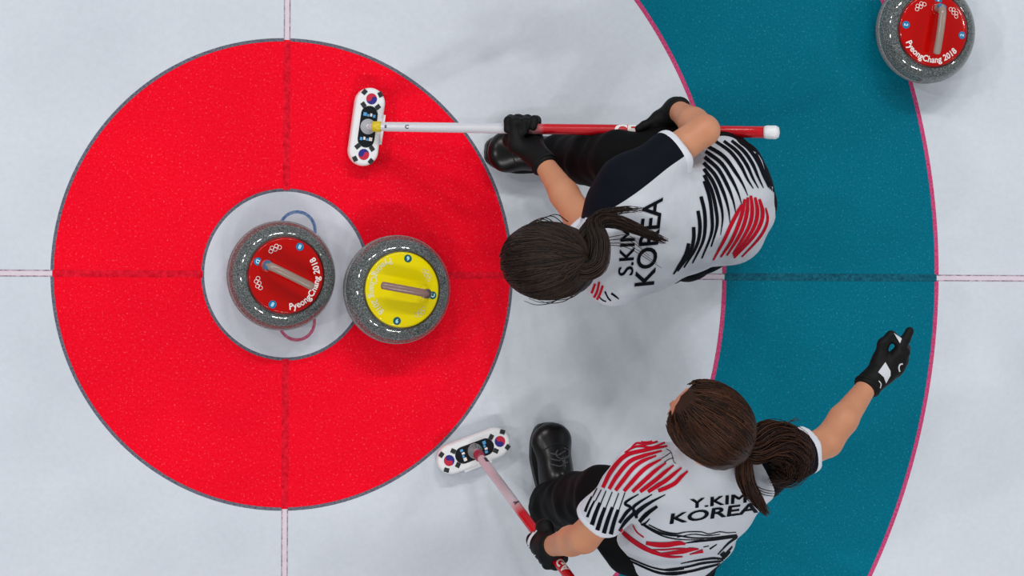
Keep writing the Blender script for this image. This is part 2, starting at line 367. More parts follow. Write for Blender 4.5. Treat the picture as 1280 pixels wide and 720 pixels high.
def broom(head, hz_ang, p_end, length, label, stops, swm, collar, endcap, rsh, marks):
    """head=(x,y) on the ice, hz_ang=angle of the head's long axis, p_end=point the shaft aims at"""
    root = empty('curling_broom', (head[0], head[1], .0015)); tag(root, label, 'broom', 'curling brooms')
    hd = slab(stadium(.206, .080), [(.012, .97, .93), (.016, 1, 1), (.028, 1, 1), (.034, .985, .96), (.037, .95, .88), (.038, .9, .78)])
    h = mesh_obj('broom_head', *hd, WPL, root, False); h.rotation_euler = (0, 0, hz_ang)
    pd = mesh_obj('brush_pad', *slab(stadium(.200, .074), [(0, .95, .9), (.004, 1, 1), (.0125, 1, 1)]), PADG, root, False); pd.rotation_euler = (0, 0, hz_ang)
    mesh_obj('side_clip', *box(-.040, .038, -.0455, -.036, .013, .030), WPL, h, False)
    T = .0383
    def flat(P, z=T): return [(x, y, z) for x, y in P]
    mesh_obj('black_insert', *slab(stadium(.110, .045), [(.037, 1, 1), (T + .0006, 1, 1), (T + .0010, .98, .95)]), BLK, h, False)
    for s in (1, -1):                 # a flag at each end: round emblem and four trigrams
        cx = s * .0735; r = .0145
        def yy(side):                 # S-curved half of the disc
            P = [(r * math.cos(a), r * math.sin(a)) for a in np.linspace(0, PI, 20)]
            P += [(-r / 2 + r / 2 * math.cos(a), r / 2 * math.sin(a)) for a in np.linspace(PI, 2 * PI, 12)[1:]]
            P += [(r / 2 + r / 2 * math.cos(a), r / 2 * math.sin(a)) for a in np.linspace(PI, 0, 12)[1:-1]]
            return P
        q = -s * .35 + PI / 2 * s + (0 if s > 0 else PI)
        for half, mm in ((0, FRED), (PI, FBLU)):
            a = -s * PI / 2 + half
            P = [(cx + x * math.cos(a) - y * math.sin(a), x * math.sin(a) + y * math.cos(a)) for x, y in yy(0)]
            mesh_obj('flag_disc_half', flat(P, T + .0004), [tuple(range(len(P)))], mm, h, False)
        for ax in (-1, 1):
            for ay in (-1, 1):
                tx, ty = cx + ax * .0195 - s * .0005, ay * .0225 * (.92 if ax * s > 0 else 1.0)
                if ax * s > 0: tx, ty = cx + s * .0150, ay * .0215
                else: tx, ty = cx - s * .0185, ay * .0195
                an = math.atan2(ty, tx - cx) ; parts = []
                for k in (-1, 0, 1):
                    B, Fb = box(-.0019 + k * .0040, .0019 + k * .0040, -.0068, .0068, T - .001, T + .0005)
                    parts.append(([(tx + x * math.cos(an) - y * math.sin(an), ty + x * math.sin(an) + y * math.cos(an), z) for x, y, z in B], Fb))
                mesh_obj('trigram', *merge(parts), TRI, h, False)
        # small maker's marks on the insert: white and light blue blocks
        parts = []; 
        for k, (x0, x1, y0, y1) in enumerate(((-.006, .002, -.0165, -.010), (-.004, .004, -.0075, -.002), (-.005, .001, .0, .006))):
            mesh_obj('maker_mark', *box(s * .0315 + x0, s * .0315 + x1, s * y0, s * y1, T, T + .0014) if s > 0 else box(s * .0315 + x0, s * .0315 + x1, -y1, -y0, T, T + .0014), LOGB if k != 1 else PRW, h, False)
        mesh_obj('maker_mark', *box(s * .0315 - .0045, s * .0315 + .0045, min(s * .0075, s * .0165), max(s * .0075, s * .0165), T, T + .0014), LOGB if s > 0 else PRW, h, False)
    mesh_obj('swivel_disc', *lathe([(.0200, T), (.0205, T + .005), (.0190, T + .008), (.0130, T + .011), (.0090, T + .018), (.003, T + .021)], 36), swm, h)
    # shaft
    s0 = np.array([0, 0, .052]); e = np.asarray(p_end) - np.array([head[0], head[1], .0015]); d = nrm(e - s0)
    zs = [0, .03, .05, .3, .6, .9, length]; rr = [.0095, .0105, rsh[0], rsh[0] + (rsh[1] - rsh[0]) * .3, rsh[0] + (rsh[1] - rsh[0]) * .7, rsh[1], rsh[1]]
    sm = shaft_mat('broom_shaft_paint', stops)
    so = mesh_obj('shaft', *tube([(0, 0, z) for z in zs], rr, 24), sm, root); so.location = tuple(s0)
    qd = Vector(d).to_track_quat('Z', 'Y'); so.rotation_mode = 'QUATERNION'; so.rotation_quaternion = qd
    ck = mesh_obj('knuckle_collar', *lathe([(.0125, .010), (.0140, .013), (.0140, .029), (.0120, .034)], 28), collar, so)
    ec = mesh_obj('end_cap', *lathe([(rsh[1] + .0005, length - .034), (rsh[1] + .0025, length - .028), (rsh[1] + .0025, length - .004), (rsh[1] - .002, length + .003), (.004, length + .005)], 28), endcap, so)
    # lettering wrapped on the shaft; a0 = angle round the shaft that faces upward
    up = qd.inverted() @ Vector((0, 0, 1)); a0 = math.atan2(up.y, up.x)
    for (body, z, size, mm, bold, da, flip) in marks:
        V, F = text_mesh(body, size, bold, 'LEFT'); V, F = refine(V, F, .006); rad = np.interp(z, zs, rr) + .0006
        out = []
        for x, y, _ in V:
            y = y - size * .35
            an = a0 + da + (-y if not flip else y) / rad * -1; zz = z + (x if not flip else -x)
            out.append((rad * math.cos(an), rad * math.sin(an), zz))
        mesh_obj('shaft_lettering', out, F, mm, so, True)
    return root, np.array([head[0], head[1], .0015]) + s0, d
W0 = lin(208, 208, 216); RD = lin(196, 8, 26)
h1 = at(458.5, 158.5, .03)
e1 = at(972, 165.5, .56)
LEN1 = float(np.linalg.norm(e1 - np.array([h1[0], h1[1], .0535])))
NAVP = mat('navy_print', lin(40, 34, 60), .4)
br1, B1o, B1d = broom(h1[:2], math.radians(82), e1, LEN1, 'curling broom held level by crouching player, white end with yellow collar, red grip', 
    [(0, W0), (.40, W0), (.47, RD), (1, RD)], SWV, YEL, GRIPW, (.0125, .0150),
    [('CE', .655, .046, PRW, .002, .0, False), ('C', .10, .014, NAVP, .0005, 0, False), ('8', .045, .012, NAVP, .0005, 0, False)])
h2 = at(592, 563.5, .03)
hand2 = at(684, 684, .42)
P2 = lin(200, 172, 184)
br2, B2o, B2d = broom(h2[:2], math.radians(19.5), hand2, 1.18, 'curling broom standing on the ice in the bare-armed player\'s left hand, head flat',
    [(0, P2), (.24, lin(204, 190, 198)), (.295, RD), (1, RD)], SWM, mat('rose_collar_plastic', lin(150, 40, 62), .4), GRIPW, (.0125, .0135),
    [('GA', .51, .034, PRW, .001, .0, False), ('y', .25, .024, NAVP, .001, .2, False), ('-', .05, .05, NAVP, .003, .0, False)])
# ------------------------------------------------------------------ implicit surfaces for bodies and clothes
class SDF:
    """smooth union of tapered capsules and ellipsoids sampled on a grid, meshed with surface nets"""
    def __init__(s, k=.04): s.p = []; s.k = k; s.cuts = []; s.disp = None
    def cap(s, a, b, ra, rb=None, k=None):
        s.p.append(('c', np.asarray(a, float), np.asarray(b, float), ra, ra if rb is None else rb, s.k if k is None else k)); return s
    def chain(s, pts, rads, k=None):
        for i in range(len(pts) - 1): s.cap(pts[i], pts[i + 1], rads[i], rads[i + 1], k)
        return s
    def ell(s, c, axes, rad, k=None, sub=False):
        s.p.append(('s' if sub else 'e', np.asarray(c, float), np.asarray(axes, float), np.asarray(rad, float), None, s.k if k is None else k)); return s
    def clipcap(s, a, b, ra, rb, co, no, k=None):
        """capsule kept on the side of the plane (co, no) against the normal"""
        s.p.append(('k', np.asarray(a, float), np.asarray(b, float), ra, rb, s.k if k is None else k, np.asarray(co, float), nrm(no))); return s
    def cut(s, co, no, k=.0): s.cuts.append((np.asarray(co, float), nrm(no), k)); return s
    def bounds(s, q):
        if q[0] in 'ck': m = max(q[3], q[4]); return np.minimum(q[1], q[2]) - m, np.maximum(q[1], q[2]) + m
        m = float(max(q[3])); return q[1] - m, q[1] + m
    def mesh(s, h):
        lo = np.min([s.bounds(q)[0] for q in s.p if q[0] != 's'], axis=0) - 4 * h - .02
        hi = np.max([s.bounds(q)[1] for q in s.p if q[0] != 's'], axis=0) + 4 * h + .02
        n = np.ceil((hi - lo) / h).astype(int) + 1
        vol = np.full(n, .3, np.float32)
        ax = [(lo[i] + h * np.arange(n[i])).astype(np.float32) for i in range(3)]
        for q in s.p:
            k = max(q[5], 1e-4); b0, b1 = s.bounds(q); pad = k + 3 * h
            i0 = np.clip(((b0 - pad - lo) / h).astype(int), 0, n - 1); i1 = np.clip(np.ceil((b1 + pad - lo) / h).astype(int) + 1, 1, n)
            X = ax[0][i0[0]:i1[0], None, None]; Y = ax[1][None, i0[1]:i1[1], None]; Z = ax[2][None, None, i0[2]:i1[2]]
            sl = tuple(slice(i0[i], i1[i]) for i in range(3)); a = q[1]
            if q[0] in 'ck':
                d = q[2] - a; L = max(float(d @ d), 1e-9)
                t = np.clip(((X - a[0]) * d[0] + (Y - a[1]) * d[1] + (Z - a[2]) * d[2]) / L, 0, 1)
                e = np.sqrt((X - a[0] - t * d[0]) ** 2 + (Y - a[1] - t * d[1]) ** 2 + (Z - a[2] - t * d[2]) ** 2) - (q[3] + t * (q[4] - q[3]))
                if q[0] == 'k':
                    co, no = q[6], q[7]; g = (X - co[0]) * no[0] + (Y - co[1]) * no[1] + (Z - co[2]) * no[2]; hh = np.maximum(.010 - np.abs(e - g), 0) / .010; e = np.maximum(e, g) + hh * hh * .0025
            else:
                A = q[2]; r = q[3]
                u = [((X - a[0]) * A[j][0] + (Y - a[1]) * A[j][1] + (Z - a[2]) * A[j][2]) for j in range(3)]
                k0 = np.sqrt(sum((u[j] / r[j]) ** 2 for j in range(3))); k1 = np.sqrt(sum((u[j] / r[j] ** 2) ** 2 for j in range(3))) + 1e-6
                e = k0 * (k0 - 1) / k1
            v = vol[sl]
            if q[0] == 's':
                hh = np.maximum(k - np.abs(v + e), 0) / k; vol[sl] = np.maximum(v, -e) + hh * hh * k * .25
            else:
                hh = np.maximum(k - np.abs(v - e), 0) / k; vol[sl] = np.minimum(v, e) - hh * hh * k * .25
        X = ax[0][:, None, None]; Y = ax[1][None, :, None]; Z = ax[2][None, None, :]
        if s.disp is not None: vol += s.disp(X, Y, Z).astype(np.float32)
        for co, no, k in s.cuts:
            e = (X - co[0]) * no[0] + (Y - co[1]) * no[1] + (Z - co[2]) * no[2]
            if k > 0: hh = np.maximum(k - np.abs(vol - e), 0) / k; vol = np.maximum(vol, e) + hh * hh * k * .25
            else: vol = np.maximum(vol, e)
        return surface_nets(vol, lo, h)
def surface_nets(vol, lo, h):
    neg = vol < 0; n = vol.shape
    c = np.zeros((n[0] - 1, n[1] - 1, n[2] - 1), np.int8)
    for i in (0, 1):
        for j in (0, 1):
            for k in (0, 1): c += neg[i:n[0] - 1 + i, j:n[1] - 1 + j, k:n[2] - 1 + k]
    act = (c > 0) & (c < 8); I = np.argwhere(act); idx = np.full(act.shape, -1, np.int64); idx[act] = np.arange(len(I))
    acc = np.zeros((len(I), 3)); cnt = np.zeros(len(I))
    cor = [(i, j, k) for i in (0, 1) for j in (0, 1) for k in (0, 1)]
    val = {o: vol[I[:, 0] + o[0], I[:, 1] + o[1], I[:, 2] + o[2]] for o in cor}
    for a in cor:
        for d in range(3):
            if a[d] == 0:
                b = tuple(a[q] + (q == d) for q in range(3)); va, vb = val[a], val[b]; x = (va < 0) != (vb < 0)
                t = np.where(x, va / np.where(x, va - vb, 1), 0); p_ = np.tile(np.array(a, float), (len(I), 1)); p_[:, d] += t
                acc += p_ * x[:, None]; cnt += x
    V = lo + h * (I + acc / np.maximum(cnt, 1)[:, None])
    F = []
    for d in range(3):
        u, w = (d + 1) % 3, (d + 2) % 3
        s0 = [slice(None)] * 3; s1 = [slice(None)] * 3; s0[d] = slice(0, n[d] - 1); s1[d] = slice(1, n[d])
        x = neg[tuple(s0)] != neg[tuple(s1)]; E_ = np.argwhere(x)
        ok = (E_[:, u] > 0) & (E_[:, w] > 0) & (E_[:, u] < n[u] - 1) & (E_[:, w] < n[w] - 1); E_ = E_[ok]
        fl = neg[tuple(s0)][tuple(E_.T)]
        def g(du, dw):
            q = E_.copy(); q[:, u] += du; q[:, w] += dw; return idx[tuple(q.T)]
        q = np.stack([g(-1, -1), g(0, -1), g(0, 0), g(-1, 0)], 1); q[~fl] = q[~fl][:, ::-1]; F.append(q)
    return V, np.concatenate(F)
def net_obj(name, sdf, h, m, parent, base):
    V, F = sdf.mesh(h); V = V - base
    me = bpy.data.meshes.new(name); me.vertices.add(len(V)); me.vertices.foreach_set('co', V.astype(np.float32).ravel())
    me.loops.add(F.size); me.loops.foreach_set('vertex_index', F.astype(np.int32).ravel())
    me.polygons.add(len(F)); me.polygons.foreach_set('loop_start', np.arange(0, F.size, 4, dtype=np.int32))
    me.update(calc_edges=True); me.validate(); me.polygons.foreach_set('use_smooth', np.ones(len(me.polygons), bool))
    for mm in (m if isinstance(m, (list, tuple)) else [m]): me.materials.append(mm)
    o = bpy.data.objects.new(name, me); COL.objects.link(o); o.parent = parent
    return o
def split_color(o, planes, rule):
    """cut crisp colour borders into a mesh: planes=[(co, no)] in local space, rule(p)->material index"""
    bm = bmesh.new(); bm.from_mesh(o.data)
    for co, no in planes:
        bmesh.ops.bisect_plane(bm, geom=bm.verts[:] + bm.edges[:] + bm.faces[:], plane_co=tuple(co), plane_no=tuple(no), dist=1e-5)
    for f in bm.faces: f.material_index = rule(np.array(f.calc_center_median())); f.smooth = True
    bm.to_mesh(o.data); bm.free()

# ------------------------------------------------------------------ cloth prints laid on a garment's surface
def bvh_of(objs):
    V = []; F = []
    for o in objs:
        M = o.matrix_world; k = len(V); V += [tuple(M @ v.co) for v in o.data.vertices]; F += [tuple(i + k for i in p_.vertices) for p_ in o.data.polygons]
    return BVHTree.FromPolygons(V, F)
def lay_print(name, V2, F, bvh, m, parent, base, lift=.0016):
    """put a flat figure (photo pixels) on the cloth where it is seen; the cloth's own form carries it"""
    C = Vector(CAM_POS); out = []; ok = []
    for x, y in V2:
        d = Vector(CAM_R @ np.array([(x - 640) / CAM_F, (360 - y) / CAM_F, -1.0])).normalized()
        hit = bvh.ray_cast(C, d)
        if hit[0] is None or hit[1].dot(d) > -.06: out.append((0, 0, 0)); ok.append(False); continue
        out.append(tuple(np.array(hit[0] + hit[1] * lift) - base)); ok.append(True)
    out_a = np.array(out)
    F2 = [f for f in F if all(ok[i] for i in f) and max(np.linalg.norm(out_a[f[i]] - out_a[f[i - 1]]) for i in range(len(f))) < .045]
    use = sorted({i for f in F2 for i in f}); re = {v: i for i, v in enumerate(use)}
    return mesh_obj(name, [out[i] for i in use], [tuple(re[i] for i in f) for f in F2], m, parent, True)
def stripe(pts, w, step=2.5, smooth=0):
    """pixel polyline with widths -> quads, two across"""
    P = np.asarray(pts, float); L = np.linalg.norm(np.diff(P, axis=0), axis=1).sum(); n = max(3, int(L / step))
    Q = catmull(P, n); ww = np.interp(np.linspace(0, 1, n), np.linspace(0, 1, len(w)), w) if hasattr(w, '__len__') else np.full(n, w)
    if smooth: s_ = np.linspace(0, 1, n); Q = np.stack([np.polyval(np.polyfit(s_, Q[:, i], smooth), s_) for i in (0, 1)], 1)
    T = np.gradient(Q, axis=0); T /= np.linalg.norm(T, axis=1)[:, None] + 1e-9; N = np.stack([-T[:, 1], T[:, 0]], 1)
    V = []; F = []
    for i in range(n):
        for s_ in (-.5, 0, .5): V.append(tuple(Q[i] + N[i] * ww[i] * s_))
    for i in range(n - 1):
        for j in (0, 1): F.append((3 * i + j, 3 * i + j + 1, 3 * i + 4 + j, 3 * i + 3 + j))
    return V, F
def text_px(body, origin, ux, uy, size, bold=.03, spacing=1.0):
    """lettering in photo pixels: origin = left end of the base line, ux / uy = unit steps along and up"""
    V, F = text_mesh(body, 1.0, bold, 'LEFT', spacing); V = V * size; V, F = refine(V, F, 3.0)
    return [(origin[0] + x * ux[0] + y * uy[0], origin[1] + x * ux[1] + y * uy[1]) for x, y, _ in V], F

# ------------------------------------------------------------------ hair
def hair_mat(name, dark, light):
    m = bpy.data.materials.new(name); m.use_nodes = True; nt = m.node_tree; b = nt.nodes['Principled BSDF']
    a = nt.nodes.new('ShaderNodeAttribute'); a.attribute_name = 'tone'
    mx = nt.nodes.new('ShaderNodeMix'); mx.data_type = 'RGBA'; mx.inputs['A'].default_value = dark; mx.inputs['B'].default_value = light
    nt.links.new(a.outputs['Fac'], mx.inputs['Factor']); nt.links.new(mx.outputs['Result'], b.inputs['Base Color'])
    b.inputs['Roughness'].default_value = .45; b.inputs['Specular IOR Level'].default_value = .2
    return m
def strands(name, paths, r0, r1, m, parent, sides=3, cap_obj=None):
    """paths (N, M, 3) -> thin tubes joined in one mesh with a tone per strand"""
    P = np.asarray(paths); N, M_, _ = P.shape
    T = np.gradient(P, axis=1); T /= np.linalg.norm(T, axis=2)[..., None] + 1e-9
    ref = np.array([.31, .52, .79]); U = np.cross(T, ref); U /= np.linalg.norm(U, axis=2)[..., None] + 1e-9; Wv = np.cross(T, U)
    r = np.linspace(r0, r1, M_)[None, :, None]
    V = np.stack([P + r * (math.cos(2 * PI * s_ / sides) * U + math.sin(2 * PI * s_ / sides) * Wv) for s_ in range(sides)], 2)
    b = np.arange(N)[:, None, None] * M_ * sides; i = np.arange(M_ - 1)[None, :, None] * sides; s_ = np.arange(sides)[None, None, :]; t = (s_ + 1) % sides
    F = np.stack(np.broadcast_arrays(b + i + s_, b + i + t, b + i + sides + t, b + i + sides + s_), -1).reshape(-1, 4)
    V = V.reshape(-1, 3)
    me = bpy.data.meshes.new(name); me.vertices.add(len(V)); me.vertices.foreach_set('co', V.astype(np.float32).ravel())
    me.loops.add(F.size); me.loops.foreach_set('vertex_index', F.astype(np.int32).ravel()); me.polygons.add(len(F))
    me.polygons.foreach_set('loop_start', np.arange(0, F.size, 4, dtype=np.int32)); me.update(calc_edges=True)
    me.polygons.foreach_set('use_smooth', np.ones(len(F), bool))
    at_ = me.attributes.new('tone', 'FLOAT', 'POINT'); at_.data.foreach_set('value', np.repeat(RNG.random(N) ** 1.6, M_ * sides).astype(np.float32))
    me.materials.append(m); o = bpy.data.objects.new(name, me); COL.objects.link(o); o.parent = parent
    return o
def scalp_paths(c, A, rad, tie, n, m=12, keep=None, lift=.003):
    """strands combed over an ellipsoid (axes A, radii rad) from its rim towards the tie direction"""
    out = []
    td = A @ (np.asarray(tie) - c); td = td / rad; td /= np.linalg.norm(td)
    while len(out) < n:
        v = RNG.normal(size=3); v /= np.linalg.norm(v)
        if keep and not keep(v): continue
        w = math.acos(np.clip(v @ td, -1, 1))
        if w < .12 or w > 2.75 or RNG.random() > (w / 2.6) ** 1.5: continue
        t = np.linspace(0, 1, m)[:, None]; side = nrm(np.cross(v, td)) * RNG.normal() * .05
        q = (np.sin((1 - t) * w) * v + np.sin(t * w) * td) / math.sin(w) + side * np.sin(t * PI)
        q /= np.linalg.norm(q, axis=1)[:, None]
        lf = 1 + (lift + RNG.random() * .004) / .1 * (1 - .3 * t)
        out.append(c + (q * rad * lf) @ A)
    return np.array(out)
def tail_paths(guide, rad, n, m=26, wave=.004, spread=1.0):
    G = catmull(guide, m); R = np.interp(np.linspace(0, 1, m), np.linspace(0, 1, len(rad)), rad)
    T = np.gradient(G, axis=0); T /= np.linalg.norm(T, axis=1)[:, None]; u = nrm(np.cross(T[0], [.2, .3, 1])); U = []
    for i in range(m): u = nrm(u - T[i] * (u @ T[i])); U.append(u)
    U = np.array(U); Wv = np.cross(T, U); out = []
    for _ in range(n):
        a = RNG.random() * 2 * PI; q = math.sqrt(RNG.random()); ph = RNG.random() * 6.28; fr = RNG.uniform(.5, 1.5)
        t = np.linspace(0, 1, m); e = RNG.uniform(.72, 1.0)
        x = q * math.cos(a) * R + wave * np.sin(ph + fr * 6.28 * t) * t; y = q * math.sin(a) * R + wave * np.cos(ph * 1.7 + fr * 6.28 * t) * t
        P = G + U * x[:, None] + Wv * y[:, None]
        tt = np.linspace(0, (m - 1) * e, m); i0 = np.clip(tt.astype(int), 0, m - 2); f = (tt - i0)[:, None]
        out.append(P[i0] * (1 - f) + P[i0 + 1] * f)
    return np.array(out)

# ------------------------------------------------------------------ hands
def grip_pts(c, a, n, t, rs, thumb, tho=1.0):
    """four fingers curled round a shaft through c with axis a: back of the hand towards n, finger tips go n -> t -> -n"""
    f = []
    for i, (o, l) in enumerate(((-.034, .92), (-.0115, 1.0), (.011, .97), (.033, .85))):
        o *= -thumb; R = rs + .0125
        f.append([c + a * o + (n * math.cos(x) + t * math.sin(x)) * (R + .006 * (j == 0)) for j, x in enumerate(np.radians(np.array([-38, 30, 105, 175, 235]) * np.array([1, l, l, l, l])))])
    R = rs + .0135; th = [c + a * o_ * thumb * tho + (n * math.cos(x) + t * math.sin(x)) * R * k_ for o_, x, k_ in ((.030, math.radians(-95), 1.9), (.046, math.radians(-120), 1.15), (.052, math.radians(-175), 1.0), (.050, math.radians(-225), 1.0))]
    return f, th
def add_hand(s, fing, th, wrist, g, fore):
    """g = extra radius (glove)"""
    rr = np.array([.0112, .0102, .0096, .0088, .0078]) + g
    for f in fing:
        s.chain(f, rr[:len(f)], k=.006)
        s.cap(f[0], wrist * .75 + f[0] * .25, .0135 + g, .0155 + g, k=.02)
    s.cap(fing[0][0], fing[3][0], .0125 + g, .0115 + g, k=.014)
    s.chain(th, [.0160 + g, .0118 + g, .0102 + g, .0088 + g][:len(th)], k=.008)
    s.cap(th[0], wrist, .0165 + g, .019 + g, k=.02)
    s.cap(wrist * .5 + .25 * (fing[1][0] + fing[2][0]), wrist, .021 + g, .0235 + g, k=.02)

SKIN = mat('skin', lin(204, 142, 108), .5, .35, bump=(220, .08, .001), var=(14, lin(196, 132, 100), .8))
SHIRT = mat('white_jersey', lin(200, 204, 213), .75, .2, bump=(24, .5, .007))
NAVY = mat('navy_jersey', lin(11, 14, 25), .8, .12, bump=(38, .35, .004))
CUFFW = mat('white_cuff', lin(216, 219, 228), .7, .2)
TROU = mat('black_trousers', lin(8, 8, 10), .75, .12, bump=(30, .45, .006))
GLOVE = mat('black_glove', lin(9, 9, 10), .6, .2, bump=(120, .3, .002))
GLVW = mat('white_glove_patch', lin(206, 208, 216), .6)
SHOE = mat('black_shoe_leather', lin(8, 8, 9), .30, .4, bump=(60, .1, .002))
SOLE = mat('black_shoe_sole', lin(24, 24, 26), .5)
LACE = mat('grey_shoe_lace', lin(74, 74, 78), .6)
PBLK = mat('navy_cloth_print', lin(9, 11, 20), .8, .1)
PRED = mat('red_cloth_print', lin(188, 14, 38), .8, .1)
EYEW = mat('eye_white', lin(235, 232, 228), .2); IRIS = mat('dark_iris', lin(40, 26, 20), .15); LIP = mat('lips', lin(186, 96, 90), .4)

def frame(f, u):
    f = nrm(f); r = nrm(np.cross(f, u)); return np.array([r, f, np.cross(r, f)])     # rows: right, forward, up
def shoe(name, toe, heel, ankle, root, base, w=.050):
    """leather shoe from heel to toe (points on the ice) with sole and laces"""
    toe = np.array(toe, float); heel = np.array(heel, float); f = nrm((toe - heel) * [1, 1, 0]); r = np.cross(f, [0, 0, 1]); L = np.linalg.norm((toe - heel)[:2]); up = np.array([0, 0, 1.])
    s = SDF(.022); P = lambda a, b, z: heel * [1, 1, 0] + f * a * L + r * b + up * z
    s.ell(P(.82, 0, .044), np.array([f, r, up]), (L * .20, w * 1.10, .032)); s.ell(P(.58, 0, .05), np.array([f, r, up]), (L * .28, w * .94, .046))
    s.ell(P(.19, 0, .05), np.array([f, r, up]), (L * .20, w * .78, .05)); s.cap(P(.30, 0, .06), P(.24, 0, .115), w * .80, w * .82, k=.05)
    s.cut(P(0, 0, .014), -up, .004)
    o = net_obj(name, s, .005, SHOE, root, base)
    pr = []
    for i in range(40):
        a = 2 * PI * i / 40; x = .5 + .5 * math.cos(a); wid = w * (1.06 * (.76 + .30 * np.clip((x - .15) / .5, 0, 1) - .1 * np.clip((x - .85) / .15, 0, 1)))
        q = P(.5 + .515 * math.cos(a), wid * np.sign(math.sin(a)) * abs(math.sin(a)) ** .55, 0); pr.append(q - base)
    V = [tuple(q + [0, 0, z]) for z in (.0015, .006, .020, .024) for q in pr]; n = 40
    F = [(k * n + i, k * n + (i + 1) % n, (k + 1) * n + (i + 1) % n, (k + 1) * n + i) for k in range(3) for i in range(n)] + [tuple(range(n))[::-1], tuple(3 * n + i for i in range(n))]
    mesh_obj('shoe_sole', V, F, SOLE, o, False)
    tr = BVHTree.FromPolygons([tuple(v.co) for v in o.data.vertices], [tuple(f.vertices) for f in o.data.polygons])
    def top(a, c_, lift):                # point lying on the shoe's upper
        q = P(a, c_, 0) - base; hit = tr.ray_cast(Vector((q[0], q[1], .3)), Vector((0, 0, -1))); return np.array(hit[0]) + [0, 0, lift]
    for q in (.56, .62, .68): mesh_obj('shoe_lace', *tube([top(q + .03 * abs(c_) / .02, c_, .0012) for c_ in np.linspace(-.024, .024, 9)], .0026, 6), LACE, o)
    mesh_obj('shoe_lace', *tube([top(.69 + .055 * math.cos(a), .014 + .020 * math.sin(a), .002) for a in np.linspace(.3, 5.6, 20)], .0024, 6), LACE, o)
    mesh_obj('toe_seam', *tube([top(.80 - .06 * (c_ / .035) ** 2, c_, .0002) for c_ in np.linspace(-.036, .036, 13)], .0018, 6), SOLE, o)
    return o

